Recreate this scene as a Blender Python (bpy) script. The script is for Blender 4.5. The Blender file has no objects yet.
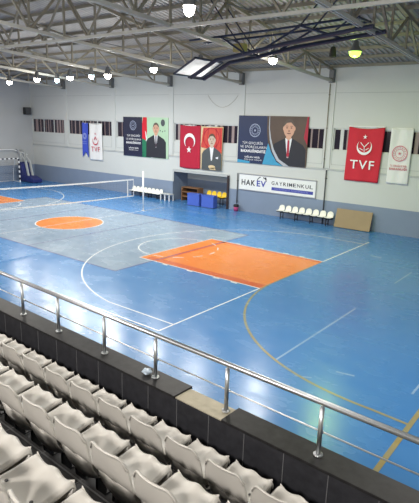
import bpy, math, random
from mathutils import Vector, Matrix
random.seed(7)
SC = bpy.context.scene
COL = SC.collection
PI = math.pi

# ------------------------------------------------------------------ helpers
def V(*a): return Vector(a)

class MB:
    """collects shapes; build() links them as ONE mesh object"""
    def __init__(s): s.v = []; s.f = []; s.m = []
    def add(s, vs, fs, mi=0):
        b = len(s.v); s.v += [tuple(v) for v in vs]
        for f in fs: s.f.append([b+i for i in f]); s.m.append(mi)
        return s
    def box(s, c, d, mi=0, rot=None):
        hx, hy, hz = d[0]/2, d[1]/2, d[2]/2
        vs = [V(x*hx, y*hy, z*hz) for z in (-1, 1) for y in (-1, 1) for x in (-1, 1)]
        if rot is not None: vs = [rot @ v for v in vs]
        vs = [v+Vector(c) for v in vs]
        return s.add(vs, [(0,2,3,1),(4,5,7,6),(0,1,5,4),(2,6,7,3),(0,4,6,2),(1,3,7,5)], mi)
    def bb(s, a, b, mi=0):
        return s.box([(a[i]+b[i])/2 for i in range(3)], [abs(b[i]-a[i]) for i in range(3)], mi)
    def bar(s, p, q, w, h, mi=0, up=(0,0,1)):
        p, q = Vector(p), Vector(q); d = (q-p)
        L = d.length; d.normalize()
        u = Vector(up)
        if abs(d.dot(u)) > .98: u = V(1,0,0)
        x = d.cross(u).normalized(); z = x.cross(d)
        rot = Matrix((x, d, z)).transposed()
        return s.box((p+q)/2, (w, L, h), mi, rot)
    def tube(s, pts, r, n=10, mi=0, cap=True):
        pts = [Vector(p) for p in pts]; rings = []
        prev = None
        for i, p in enumerate(pts):
            d = (pts[min(i+1, len(pts)-1)]-pts[max(i-1, 0)]).normalized()
            if prev is None:
                u = V(0,0,1) if abs(d.z) < .9 else V(1,0,0)
                a = d.cross(u).normalized()
            else:
                a = (prev - d*prev.dot(d)).normalized()
            prev = a; b = d.cross(a)
            rr = r[i] if isinstance(r, (list, tuple)) else r
            rings.append([p+a*rr*math.cos(2*PI*k/n)+b*rr*math.sin(2*PI*k/n) for k in range(n)])
        vs = [v for R in rings for v in R]; fs = []
        for i in range(len(rings)-1):
            for k in range(n):
                k2 = (k+1) % n
                fs.append((i*n+k, i*n+k2, (i+1)*n+k2, (i+1)*n+k))
        if cap:
            fs.append(tuple(range(n))[::-1]); fs.append(tuple((len(rings)-1)*n+k for k in range(n)))
        return s.add(vs, fs, mi)
    def lathe(s, prof, c=(0,0,0), n=20, mi=0):
        vs = []; fs = []
        for r, z in prof:
            for k in range(n):
                vs.append((c[0]+r*math.cos(2*PI*k/n), c[1]+r*math.sin(2*PI*k/n), c[2]+z))
        for i in range(len(prof)-1):
            for k in range(n):
                k2 = (k+1) % n
                fs.append((i*n+k, i*n+k2, (i+1)*n+k2, (i+1)*n+k))
        return s.add(vs, fs, mi)
    def poly(s, pts, mi=0): return s.add(pts, [tuple(range(len(pts)))], mi)
    def face2(s, pts, y, mi=0):               # polygon in the x-z plane, facing -y
        return s.poly([(a, y, b) for a, b in pts], mi)
    def ell(s, cx, cz, rx, rz, y, mi=0, n=24, a0=0, a1=2*PI):
        return s.face2([(cx+rx*math.cos(a0+(a1-a0)*k/n), cz+rz*math.sin(a0+(a1-a0)*k/n)) for k in range(n)], y, mi)
    def ring2(s, cx, cz, r0, r1, y, mi=0, n=32, a0=0, a1=2*PI):
        for k in range(n):
            t, u = a0+(a1-a0)*k/n, a0+(a1-a0)*(k+1)/n
            s.face2([(cx+r0*math.cos(t), cz+r0*math.sin(t)), (cx+r1*math.cos(t), cz+r1*math.sin(t)),
                     (cx+r1*math.cos(u), cz+r1*math.sin(u)), (cx+r0*math.cos(u), cz+r0*math.sin(u))], y, mi)
        return s
    def build(s, name, mats, parent=None, smooth=False, bevel=0, solid=0):
        me = bpy.data.meshes.new(name); me.from_pydata(s.v, [], s.f); me.validate()
        if not isinstance(mats, (list, tuple)): mats = [mats]
        for m in mats: me.materials.append(m)
        for p, mi in zip(me.polygons, s.m): p.material_index = mi; p.use_smooth = smooth
        o = bpy.data.objects.new(name, me); COL.objects.link(o)
        if parent: o.parent = parent
        if solid:
            md = o.modifiers.new('solid', 'SOLIDIFY'); md.thickness = solid; md.offset = -1
        if bevel:
            md = o.modifiers.new('bevel', 'BEVEL'); md.width = bevel; md.segments = 2; md.limit_method = 'ANGLE'
        return o

def thing(name, label, cat, loc=(0,0,0), rz=0, group=None):
    o = bpy.data.objects.new(name, None); COL.objects.link(o)
    o.location = loc; o.rotation_euler = (0,0,rz); o.empty_display_size = .2
    return tag(o, label, cat, group)
def tag(o, label, cat, group=None, kind=None):
    o['label'] = label; o['category'] = cat
    if group: o['group'] = group
    if kind: o['kind'] = kind
    return o
def struct(o): o['kind'] = 'structure'; return o
def copy_tree(o, parent=None):
    c = o.copy(); COL.objects.link(c)
    if parent: c.parent = parent
    for ch in list(o.children): copy_tree(ch, c)
    return c
ORD = ['first','second','third','fourth','fifth','sixth','seventh','eighth','ninth','tenth','eleventh','twelfth',
       'thirteenth','fourteenth','fifteenth','sixteenth','seventeenth','eighteenth','nineteenth','twentieth']

def hexc(r, g, b):
    f = lambda c: (c/255/12.92) if c/255 <= .04045 else ((c/255+.055)/1.055)**2.4
    return (f(r), f(g), f(b), 1)

def mat(name, rgb, rough=.5, metal=0, var=.08, scale=6, spec=.5, emit=0, bump=0, bscale=40, detail=3, alpha=1, trans=0):
    m = bpy.data.materials.new(name); m.use_nodes = True
    nt = m.node_tree; b = nt.nodes['Principled BSDF']
    c = hexc(*rgb)
    b.inputs['Roughness'].default_value = rough; b.inputs['Metallic'].default_value = metal
    b.inputs['Specular IOR Level'].default_value = spec
    if trans: b.inputs['Transmission Weight'].default_value = trans
    if alpha < 1: b.inputs['Alpha'].default_value = alpha
    tc = nt.nodes.new('ShaderNodeTexCoord')
    if var:
        nz = nt.nodes.new('ShaderNodeTexNoise'); nz.inputs['Scale'].default_value = scale; nz.inputs['Detail'].default_value = detail
        nt.links.new(tc.outputs['Object'], nz.inputs['Vector'])
        mx = nt.nodes.new('ShaderNodeMix'); mx.data_type = 'RGBA'
        mx.inputs[6].default_value = tuple(x*(1-var) for x in c[:3])+(1,)
        mx.inputs[7].default_value = tuple(min(1, x*(1+var)) for x in c[:3])+(1,)
        nt.links.new(nz.outputs['Fac'], mx.inputs[0]); nt.links.new(mx.outputs[2], b.inputs['Base Color'])
    else: b.inputs['Base Color'].default_value = c
    if emit:
        b.inputs['Emission Color'].default_value = c; b.inputs['Emission Strength'].default_value = emit
    if bump:
        n2 = nt.nodes.new('ShaderNodeTexNoise'); n2.inputs['Scale'].default_value = bscale; n2.inputs['Detail'].default_value = 4
        nt.links.new(tc.outputs['Object'], n2.inputs['Vector'])
        bp = nt.nodes.new('ShaderNodeBump'); bp.inputs['Strength'].default_value = bump; bp.inputs['Distance'].default_value = .02
        nt.links.new(n2.outputs['Fac'], bp.inputs['Height']); nt.links.new(bp.outputs['Normal'], b.inputs['Normal'])
    return m

def court_mat(name, rgb, worn, amount=.35, rough=.25):
    """glossy sport-floor paint: two scales of wear towards a paler scuffed colour"""
    m = bpy.data.materials.new(name); m.use_nodes = True
    nt = m.node_tree; b = nt.nodes['Principled BSDF']; L = nt.links.new
    geo = nt.nodes.new('ShaderNodeNewGeometry')
    n1 = nt.nodes.new('ShaderNodeTexNoise'); n1.inputs['Scale'].default_value = .35; n1.inputs['Detail'].default_value = 3; n1.inputs['Roughness'].default_value = .5
    L(geo.outputs['Position'], n1.inputs['Vector'])
    mp = nt.nodes.new('ShaderNodeMapping'); mp.inputs['Scale'].default_value = (.8, 1.5, 1)
    L(geo.outputs['Position'], mp.inputs['Vector'])
    n2 = nt.nodes.new('ShaderNodeTexNoise'); n2.inputs['Scale'].default_value = 1.1; n2.inputs['Detail'].default_value = 3
    L(mp.outputs['Vector'], n2.inputs['Vector'])
    ad = nt.nodes.new('ShaderNodeMath'); ad.operation = 'ADD'; L(n1.outputs['Fac'], ad.inputs[0]); L(n2.outputs['Fac'], ad.inputs[1])
    mr = nt.nodes.new('ShaderNodeMapRange'); mr.inputs[1].default_value = .6; mr.inputs[2].default_value = 1.5; mr.inputs[4].default_value = amount
    L(ad.outputs[0], mr.inputs[0])
    mx = nt.nodes.new('ShaderNodeMix'); mx.data_type = 'RGBA'
    mx.inputs[6].default_value = hexc(*rgb); mx.inputs[7].default_value = hexc(*worn)
    L(mr.outputs[0], mx.inputs[0]); L(mx.outputs[2], b.inputs['Base Color'])
    r2 = nt.nodes.new('ShaderNodeMapRange'); r2.inputs[1].default_value = .3; r2.inputs[2].default_value = .7
    r2.inputs[3].default_value = rough-.05; r2.inputs[4].default_value = rough+.06
    L(n2.outputs['Fac'], r2.inputs[0]); L(r2.outputs[0], b.inputs['Roughness'])
    b.inputs['Specular IOR Level'].default_value = .42
    return m

# ------------------------------------------------------------------ materials
M = {}
M['blue'] = court_mat('court_blue', (64,120,179), (90,142,186), .3)
M['grey'] = court_mat('court_greyblue', (126,146,168), (144,160,178), .6)
M['orange'] = court_mat('court_orange', (214,121,40), (212,138,76), .4)
M['orange_dark'] = court_mat('court_redorange', (190,88,34), (200,106,56), .4)
M['line'] = court_mat('line_white', (232,234,236), (190,200,212), .6)
M['line_faded'] = court_mat('line_faded', (150,176,204), (104,148,192), .8)
M['gold'] = court_mat('line_gold', (158,138,78), (118,142,140), .8)
M['purple'] = court_mat('line_purple', (84,70,120), (100,96,146), .4)
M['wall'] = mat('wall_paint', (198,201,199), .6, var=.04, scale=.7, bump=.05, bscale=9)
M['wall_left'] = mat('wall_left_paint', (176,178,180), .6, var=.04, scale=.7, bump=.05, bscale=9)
M['wains'] = mat('wainscot_paint', (128,142,164), .42, var=.07, scale=1.2)
M['wallline'] = mat('wall_ledge_paint', (176,180,180), .6, var=.05)
M['roof'] = mat('roof_sheet', (160,156,152), .5, var=.12, scale=1.5, metal=.2)
M['steel'] = mat('truss_steel', (134,128,114), .5, var=.18, scale=2.5)
M['steel_pale'] = mat('truss_steel_pale', (182,179,170), .5, var=.12, scale=2.5)
M['steel_dark'] = mat('gusset_steel', (104,106,108), .5, var=.15, scale=2.5)
M['navy_steel'] = mat('hoop_frame_steel', (40,44,66), .4, var=.15, scale=3)
M['granite'] = mat('black_granite', (46,46,50), .5, spec=.3, var=.5, scale=14, detail=8)
M['granite_top'] = mat('black_granite_coping', (36,35,36), .5, spec=.25, var=.95, scale=11, detail=12)
M['granite_joint'] = mat('granite_joint', (104,104,106), .7)
M['mortar'] = mat('bare_mortar', (176,168,148), .85, var=.25, scale=9, bump=.4, bscale=30)
M['seat'] = mat('seat_plastic', (200,195,187), .36, var=.04, scale=4)
M['bracket'] = mat('seat_bracket_steel', (50,50,52), .5)
M['chrome'] = mat('stainless', (200,202,204), .34, metal=1, var=.05)
M['white'] = mat('white_enamel', (232,234,236), .4, var=.03)
M['whitecloth'] = mat('white_cloth', (226,226,226), .8, var=.04, scale=3)
M['netmesh'] = mat('net_cord', (60,66,74), .8, var=.05)
M['black'] = mat('black_paint', (26,26,28), .45, var=.1)
M['darkgrey'] = mat('dark_grey_paint', (62,64,68), .5)
M['brownjamb'] = mat('dark_brown_paint', (50,38,38), .5)
M['glass'] = mat('dark_window_glass', (46,40,52), .12, var=.3, scale=1.2)
M['winframe'] = mat('window_frame', (196,198,198), .5)
M['winbar'] = mat('window_bar', (150,132,132), .5)
M['red'] = mat('flag_red', (206,26,46), .75, var=.05, scale=3)
M['flagcrimson'] = mat('flag_crimson', (176,18,52), .75, var=.06, scale=3)
M['tvfred'] = mat('tvf_red', (196,32,52), .75, var=.06, scale=3)
M['pennant'] = mat('pennant_blue', (58,80,190), .75, var=.05)
M['pennant_print'] = mat('pennant_print', (150,164,222), .75, var=.02)
M['navy'] = mat('poster_navy', (26,30,58), .5, var=.12, scale=1.3)
M['navy2'] = mat('poster_navy_pattern', (40,46,78), .5, var=.1)
M['cyan'] = mat('poster_cyan', (60,150,190), .5, var=.15)
M['bluepanel'] = mat('poster_blue', (26,42,80), .5, var=.25, scale=.8)
M['pgreen'] = mat('poster_mint', (176,206,176), .5, var=.1, scale=1)
M['green'] = mat('poster_green', (30,116,84), .5, var=.1)
M['brown'] = mat('poster_brown', (84,68,58), .5, var=.35, scale=1.1)
M['silver'] = mat('poster_silver', (176,180,188), .4, var=.15)
M['skin'] = mat('poster_skin', (206,160,136), .6, var=.06)
M['skin2'] = mat('poster_skin_pale', (196,178,160), .6, var=.06)
M['hair'] = mat('poster_hair', (92,80,72), .6, var=.1)
M['hairdark'] = mat('poster_hair_dark', (84,64,50), .6, var=.1)
M['facemark'] = mat('poster_features', (110,70,60), .6)
M['suit'] = mat('poster_suit', (34,36,46), .6, var=.1)
M['suitgrey'] = mat('poster_suit_grey', (74,80,84), .6, var=.15, scale=4)
M['tiered'] = mat('poster_tie_red', (168,30,56), .6)
M['tiedark'] = mat('poster_tie_dark', (60,40,56), .6)
M['shirt'] = mat('poster_shirt', (226,228,232), .6)
M['flagorange'] = mat('poster_red_drape', (204,70,56), .6, var=.25, scale=5)
M['cream'] = mat('poster_cream', (214,190,150), .6, var=.15)
M['emblem'] = mat('emblem_pale', (170,180,206), .6)
M['emblem_red'] = mat('emblem_red', (206,110,124), .7)
M['printred'] = mat('print_red', (190,52,72), .7)
M['printwhite'] = mat('print_white', (236,236,238), .6, var=.02)
M['signblack'] = mat('sign_black', (38,40,52), .5)
M['signblue'] = mat('sign_blue', (64,72,160), .5)
M['signpaleblue'] = mat('sign_stripe_text', (150,156,214), .5)
M['signwhite'] = mat('sign_white', (230,232,232), .4, var=.02)
M['boxblue'] = mat('box_blue', (72,100,190), .45, var=.06)
M['wood'] = mat('shelf_wood', (132,96,66), .6, var=.2, scale=5)
M['ply'] = mat('plywood', (150,130,98), .6, var=.14, scale=2.2, detail=6)
M['yellow'] = mat('seat_yellow', (232,196,22), .4)
M['benchwhite'] = mat('seat_white', (232,232,224), .4)
M['tabletop'] = mat('table_grey', (196,198,196), .5)
M['pink'] = mat('bin_pink', (190,70,124), .5)
M['padblue'] = mat('pad_navy', (34,42,104), .5, var=.15, scale=3)
M['goalblue'] = mat('goal_stripe_navy', (24,26,48), .5)
M['lens'] = mat('lamp_lens', (255,250,236), .3, var=0, emit=45)
M['lens_green'] = mat('lamp_lens_green', (196,255,96), .3, var=0, emit=2.6)
M['lens_cool'] = mat('lamp_lens_cool', (214,246,255), .3, var=0, emit=26)
M['lamphouse'] = mat('lamp_housing', (120,122,124), .4, metal=.6)
M['acrylic'] = mat('acrylic', (240,242,244), .5, var=0, trans=.9)
M['litter'] = mat('crumpled_plastic', (196,210,224), .25, var=.25, scale=20)
M['yellowbox'] = mat('winch_yellow', (150,140,84), .5)

# ------------------------------------------------------------------ camera
CAM = V(9.127, -9.481, 5.619)
YAW, PITCH, ROLL, FPX = 2.236, -.249, .029, 512.691
fw = V(math.cos(PITCH)*math.cos(YAW), math.cos(PITCH)*math.sin(YAW), math.sin(PITCH))
r0 = fw.cross(V(0,0,1)).normalized(); u0 = r0.cross(fw)
rr = r0*math.cos(ROLL)+u0*math.sin(ROLL); uu = -r0*math.sin(ROLL)+u0*math.cos(ROLL)
cam = bpy.data.cameras.new('camera'); co = bpy.data.objects.new('camera', cam); COL.objects.link(co)
co.matrix_world = Matrix(((rr.x, uu.x, -fw.x, CAM.x), (rr.y, uu.y, -fw.y, CAM.y), (rr.z, uu.z, -fw.z, CAM.z), (0,0,0,1)))
cam.sensor_fit = 'VERTICAL'; cam.sensor_height = 24; cam.lens = 24*FPX/503; cam.clip_start = .05; cam.clip_end = 200
SC.camera = co

# ------------------------------------------------------------------ room shell
X0, X1, Y0, Y1 = -33.0, 14.0, -15.0, 17.8
HW = 8.55                      # height of the far wall
SL = .17                       # roof pitch
RY = 1.4                       # ridge line
RX0, RX1, RH, RD = -15.8, -10.75, 2.22, 1.6      # recess in the far wall

floor = struct(MB().bb((X0,Y0,-.2), (X1,Y1+RD+.2,0)).build('floor', M['blue']))

def mark(name, m, polys, z):
    b = MB()
    for pl in polys: b.poly([(x, y, z) for x, y in pl])
    return b.build(name, m, floor)
def seg(a, b, w):
    a, b = V(a[0],a[1],0), V(b[0],b[1],0); d = (b-a).normalized(); n = V(-d.y, d.x, 0)*w/2
    return [tuple((p)[:2]) for p in (a-n, b-n, b+n, a+n)]
def arc(cx, cy, r, a0, a1, w, n=48):
    o = []
    for k in range(n):
        t, u = math.radians(a0+(a1-a0)*k/n), math.radians(a0+(a1-a0)*(k+1)/n)
        f = lambda q, s: (cx+(r+s)*math.cos(q), cy+(r+s)*math.sin(q))
        o.append([f(t,-w/2), f(t,w/2), f(u,w/2), f(u,-w/2)])
    return o
W5 = .055
mark('volleyball_court_paint', M['grey'], [[(-22.8,3), (-5.2,3), (-5.2,12), (-22.8,12)]], .0010)
mark('key_paint', M['orange'], [[(-6.0,5.05), (0,5.05), (0,9.95), (-6.0,9.95)]], .0020)
mark('key_paint', M['orange'], [[(-28,5.05), (-22.2,5.05), (-22.2,9.95), (-28,9.95)]], .0020)
mark('key_border_paint', M['orange_dark'], [[(-5.7,5.1), (-.05,5.1), (-.05,5.5), (-5.7,5.5)], [(-5.25,5.5), (-5.05,5.5), (-5.05,9.9), (-5.25,9.9)],
     [(-5.7,9.7), (-.05,9.7), (-.05,9.9), (-5.7,9.9)]], .0028)
circ = [[(-14+1.8*math.cos(2*PI*k/64), 7.5+1.8*math.sin(2*PI*k/64)) for k in range(64)]]
mark('centre_circle_paint', M['orange'], circ, .0020)
mark('volleyball_line', M['purple'], [seg((-22.8,3),(-5.2,3),W5), seg((-22.8,12),(-5.2,12),W5), seg((-5.2,3),(-5.2,12),W5), seg((-22.8,3),(-22.8,12),W5),
     seg((-11,3),(-11,12),W5), seg((-17,3),(-17,12),W5)], .0034)
bl = []
bl += [seg((-28,0),(0,0),W5), seg((0,0),(0,5.05),W5), seg((0,9.95),(0,15),W5), seg((-28,0),(-28,15),W5)]
bl += [seg((-14,0),(-14,15),W5)] + arc(-14,7.5,1.8,0,360,.06,72)
for s, x in ((1,0), (-1,-28)):
    hx = x-1.575*s
    r = 7.0; lim = 6.9
    th = math.degrees(math.asin(lim/r))
    xe = hx - s*r*math.cos(math.radians(th))
    bl += [seg((x,7.5-lim),(xe,7.5-lim),W5), seg((x,7.5+lim),(xe,7.5+lim),W5)]
    if s == 1:
        bl += arc(hx,7.5,r,180-th,180+th,W5,72)
        bl += arc(-6.0,7.5,1.8,90,270,W5,40)
    else:
        bl += arc(hx,7.5,r,-th,th,W5,72)
        bl += arc(-22.2,7.5,1.8,-90,90,W5,40)
bl += [seg((-6.0,5.05),(0,5.05),W5), seg((-6.0,9.95),(0,9.95),W5), seg((-6.0,5.05),(-6.0,9.95),.04)]
bl += [seg((-28,5.05),(-22.2,5.05),W5), seg((-28,9.95),(-22.2,9.95),W5), seg((-22.2,5.05),(-22.2,9.95),W5)]
for a0 in range(-84, 84, 28): bl += arc(-6.0,7.5,1.8,a0,a0+15,W5,8)
for x in (-4.6, -3.3, -2.0, -1.2):
    bl.append([(x,4.93),(x+.28,4.93),(x+.28,5.05),(x,5.05)]); bl.append([(x,9.95),(x+.28,9.95),(x+.28,10.07),(x,10.07)])
mark('basketball_line', M['line'], bl, .0042)
mark('faded_line', M['line_faded'], [seg((-28,15),(0,15),W5), seg((3.35,.6),(3.35,5.45),W5), seg((6.45,1.2),(6.45,5.5),.05), seg((4.74,1.05),(5.16,1.14),.06),
     seg((4.1,.22),(4.45,.4),.05), seg((1.1,12.4),(1.6,12.4),.12), seg((3.35,9.0),(3.35,11),.05), seg((-14,15.3),(0,15.6),.04)], .0030)
gl = arc(6,6,6,182,270,.075,48) + [seg((0,6),(0,9),.06), seg((6,0),(6.75,-.05),.075), seg((6.8,-4),(6.8,5.5),.1)]
mark('handball_line', M['gold'], gl, .0038)

# far wall: solid masonry pieces around the recess and the window strips
PX = [-33,-28,-22,-16,-10,-4,2,8,14]      # pier positions
WZ0, WZ1 = 4.22, 5.42                     # window strip
w = MB()
TH = .35
def wallbox(xa, xb, za, zb, y=Y1): w.bb((xa,y,za), (xb,y+TH,zb))
wallbox(X0-.35, RX0, 0, WZ0); wallbox(RX1, X1+.35, 0, WZ0); wallbox(RX0, RX1, RH, WZ0)
wallbox(X0-.35, X1+.35, WZ1, HW+.25)
WIN = []
for i in range(len(PX)-1):
    a, b = PX[i], PX[i+1]
    a2 = a+.28 if i else a+.05; b2 = b-.28
    WIN.append((a2, b2))
ed = [X0-.35]+[e for p in WIN for e in p]+[X1+.35]
for i in range(0, len(ed), 2): wallbox(ed[i], ed[i+1], WZ0, WZ1)
wf = struct(w.build('wall_far', M['wall']))
# recess shell
r = MB()
r.bb((RX0-.3,Y1+TH,0), (RX0,Y1+RD,RH+.1)); r.bb((RX1,Y1+TH,0), (RX1+.3,Y1+RD,RH+.1)); r.bb((RX0-.3,Y1+RD,0), (RX1+.3,Y1+RD+.2,RH+.1)); r.bb((RX0-.3,Y1+TH,RH), (RX1+.3,Y1+RD+.2,RH+.2))
struct(r.build('wall_recess', M['wall']))
b = MB(); zt = 1.37
for xa, xb in ((X0, RX0), (RX1+.0, X1)): b.bb((xa,Y1-.012,0), (xb,Y1,zt))
b.bb((RX0,Y1-.012,0), (RX0+.012,Y1+RD,RH)); b.bb((RX1-.012,Y1-.012,0), (RX1,Y1+RD,zt)); b.bb((RX0,Y1+RD-.012,0), (RX1,Y1+RD,zt+.1))
b.bb((RX0,Y1+RD-.014,1.86), (RX1,Y1+RD,RH))
struct(b.build('trim_1', M['wains']))
b = MB(); b.bb((RX0,Y1-.03,RH-.14), (RX1,Y1+.1,RH+.04)); b.bb((RX0-.02,Y1-.02,1.37), (RX0+.1,Y1+.02,RH))
struct(b.build('trim_2', M['wallline']))
# piers, string course, upper ledge
b = MB()
for i, x in enumerate(PX[1:-1]):
    b.bb((x-.2,Y1-.05,WZ0-1.0), (x+.2,Y1,7.9))
struct(b.build('trim_3', M['wall']))
b = MB(); b.bb((X0,Y1-.05,3.1), (X1,Y1,3.2))
for i in range(len(PX)-1): b.bb((PX[i]+.22,Y1-.015,7.3), (PX[i+1]-.22,Y1,7.33))
for a, c in WIN:
    b.bb((a,Y1-.012,3.42), (c,Y1,3.45)); b.bb((a,Y1-.012,3.42), (a+.03,Y1,WZ0)); b.bb((c-.03,Y1-.012,3.42), (c,Y1,WZ0))
struct(b.build('trim_4', M['wallline']))
# windows
for n, (a, c) in enumerate(WIN):
    wr = MB(); fr = .06; ya = Y1+.1
    wr.bb((a,ya-.03,WZ0), (c,ya+.05,WZ0+fr)); wr.bb((a,ya-.03,WZ1-fr), (c,ya+.05,WZ1)); wr.bb((a,ya-.03,WZ0), (a+fr,ya+.05,WZ1)); wr.bb((c-fr,ya-.03,WZ0), (c,ya+.05,WZ1))
    wo = struct(wr.build('window_%d' % (n+1), M['winframe']))
    MB().bb((a+fr,ya+.01,WZ0+fr), (c-fr,ya+.03,WZ1-fr)).build('pane', M['glass'], wo)
    k = 12; rnd = random.Random(n)
    for j in range(1, k):
        x = a+(c-a)*j/k+rnd.uniform(-.12,.12)
        wd = rnd.choice([.05, .1, .2])
        MB().bb((x-wd/2,ya-.02,WZ0+fr), (x+wd/2,ya+.02,WZ1-fr)).build('mullion', M['winframe'] if j % 4 == 0 or (n >= 4 and j in (1,3)) else M['winbar'], wo)
# left end wall, with a lower thicker part carrying a ledge
lw = MB(); lw.bb((X0-.35,Y0,0), (X0,Y1,5.72)); lw.poly([(X0-.12,Y0,5.72), (X0-.12,Y1,5.72), (X0-.12,Y1,8.6), (X0-.12,RY,11.4), (X0-.12,Y0,8.6)])
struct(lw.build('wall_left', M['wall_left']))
struct(MB().bb((X0,Y0,0), (X0+.012,Y1-.012,1.34)).build('trim_5', M['wains']))
rw = MB(); rw.bb((X1,Y0,0), (X1+.35,Y1,8.5)); rw.poly([(X1+.1,Y0,8.5), (X1+.1,Y1,8.5), (X1+.1,RY,11.4)])
struct(rw.build('wall_right', M['wall']))
struct(MB().bb((X0,Y0-.35,0), (X1,Y0,8.7)).build('wall_near', M['wall']))

# roof sheet: trapezoid ribs running down the slope
def roofz(y): return HW+.12+SL*(Y1-y) if y > RY else HW+.12+SL*(Y1-RY)-SL*(RY-y)
pts = []; x = X0-.3; per = .26; pro = [(0,0), (.10,0), (.13,.05), (.23,.05)]
while x < X1+.3:
    for dx, dz in pro: pts.append((x+dx, dz))
    x += per
cv = []; cf = []
for yy in (Y1+.3, RY, Y0-.3):
    for px, dz in pts: cv.append((px, yy, roofz(yy)+dz))
n = len(pts)
for j in range(2):
    for i in range(n-1): cf.append((j*n+i, j*n+i+1, (j+1)*n+i+1, (j+1)*n+i))
c = MB(); c.add(cv, cf); struct(c.build('ceiling', M['roof']))

# ------------------------------------------------------------------ roof steel
NP = 20; YA, YB = Y1-.06, RY-(Y1-.06-RY)
def chord_bot(y): return 7.92+.067*(Y1-y) if y > RY else 7.92+.067*(Y1-RY)-.067*(RY-y)
def chord_top(y): return roofz(y)-.2
ys = [YA+(YB-YA)*k/NP for k in range(NP+1)]
def make_truss(x, label):
    t = thing('roof_truss', label, 'roof truss', (x, 0, 0), 0, 'roof trusses across the hall')
    for a, c in ((YA, RY), (RY, YB)):
        b = MB()
        for dx in (-.055, .055):
            b.bar((dx,a,chord_bot(a)), (dx,c,chord_bot(c)), .05, .12)
        b.build('bottom_chord', M['steel_pale'], t)
        MB().bar((0,a,chord_top(a)), (0,c,chord_top(c)), .14, .12).build('top_chord', M['steel'], t)
    for k, y in enumerate(ys):
        if 0 < k < NP:
            MB().bar((0,y,chord_bot(y)), (0,y,chord_top(y)), .075, .075).build('vertical', M['steel'], t)
    for k in range(NP):
        y0_, y1_ = ys[k], ys[k+1]
        if k % 2 == 0: p, q = (0,y0_,chord_top(y0_) if k else chord_bot(y0_)+.1), (0,y1_,chord_bot(y1_))
        else: p, q = (0,y0_,chord_bot(y0_)), (0,y1_,chord_top(y1_))
        # web pattern flips so that V shapes rise from every second bottom node
        MB().bar(p, q, .085, .085).build('diagonal', M['steel'], t)
    for y in (YA-.12, YB+.12):
        MB().bb((-.13,y-.12,chord_bot(y)-.1), (.13,y+.12,chord_top(y)+.02)).build('end_post', M['steel_dark'], t)
    return t
tl = {8:'steel roof truss nearest the camera, above the right end of the hall', 2:'steel roof truss with its pale bottom chord crossing the top right corner',
      -4:'steel roof truss ending at the pier between the suited man banner and the red banner', -10:'steel roof truss ending just left of the suited man banner with brown backdrop',
      -16:'steel roof truss ending above the left edge of the crimson flag', -22:'steel roof truss ending left of the navy banner with flags', -28:'steel roof truss farthest away, near the left end wall'}
for x in PX[1:-1]:
    make_truss(x, tl[x])
# longitudinal bracing trusses between the cross trusses
def make_brace(y, label):
    zb = chord_bot(y)-.06; ztp = chord_top(y)-.1
    t = thing('roof_brace', label, 'roof brace', (0,y,0), 0, 'lengthwise roof braces')
    MB().bar((X0,0,zb), (X1,0,zb), .1, .1).build('bottom_chord', M['steel_pale'], t)
    xs = [X0+1.0+2*i*1.0 for i in range(0, 24)]
    xs = []
    for i in range(len(PX)-1):
        a, c = PX[i], PX[i+1]
        for j in range(4): xs.append((a+(c-a)*j/4, a+(c-a)*(j+1)/4, j))
    for a, c, j in xs:
        p, q = ((a,0,ztp), (c,0,zb)) if j % 2 == 0 else ((a,0,zb), (c,0,ztp))
        MB().bar(p, q, .07, .07).build('diagonal', M['steel'], t)
make_brace(ys[8], 'lengthwise steel brace with tall V members, crossing the top centre')
# purlins
k = 0; y = Y1-.35
while y > -8:
    side = 'far'
    lab = '%s steel purlin counted from the far wall, under the roof sheets' % ORD[k] if k < 20 else 'steel purlin'
    o = MB().bb((X0,y-.035,roofz(y)-.14), (X1,y+.035,roofz(y)-.005)).build('roof_purlin', M['steel'])
    tag(o, lab, 'purlin', 'roof purlins'); k += 1; y -= 1.35
# wind bracing rods in the roof plane
for i, (xa, xb) in enumerate([(-4,2), (-16,-10), (-28,-22)]):
    b = MB(); za, zb2 = chord_top(17)-.05, chord_top(7.8)-.05
    b.tube([(xa,17,za), (xb,7.8,zb2)], .02, 6); b.tube([(xb,17,za-.05), (xa,7.8,zb2-.05)], .02, 6)
    tag(b.build('wind_brace', M['steel_dark']), 'crossed thin steel wind brace rods in the ' + ['right', 'middle', 'far left'][i] + ' roof bay by the far wall', 'roof brace', 'wind braces')

# ------------------------------------------------------------------ floodlights
def lamp(x, y, z, label, lensm, power, colr, tilt=0, size=.24, lit=True):
    zr = chord_bot(y)
    t = thing('floodlight', label, 'floodlight', (x,y,z), 0, 'floodlights under the roof')
    t.rotation_euler = (tilt,0,0)
    if tilt: zr = z+.55
    h = MB(); h.lathe([(.05,.42), (.09,.40), (.12,.30), (.14,.18), (size,.03), (size+.02,0), (size-.01,0), (size-.02,.03), (.1,.15), (.0,.16)], n=24)
    ho = h.build('housing', M['lamphouse'] if lit else M['black'], t, True)
    MB().tube([(0,0,.42), (0,0,max(zr-z,.5))], .018, 8).build('hanger', M['steel_dark'], t)
    if lit:
        l = MB(); l.lathe([(0,-.22), (size*.35,-.21), (size*.62,-.175), (size*.82,-.12), (size*.9,-.06), (size-.015,.012)], n=24)
        l.build('lens', lensm, t, True)
        L = bpy.data.lights.new('lamp_light', 'AREA'); L.shape = 'DISK'; L.size = size*1.6; L.energy = power; L.color = colr
        lo = bpy.data.objects.new('lamp_light', L); COL.objects.link(lo); lo.parent = t; lo.location = (0,0,-.26)
        P = bpy.data.lights.new('lamp_glow', 'POINT'); P.energy = power*.42; P.color = colr; P.shadow_soft_size = .12
        po = bpy.data.objects.new('lamp_glow', P); COL.objects.link(po); po.parent = t; po.location = (0,0,-.45)
    return t
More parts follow.
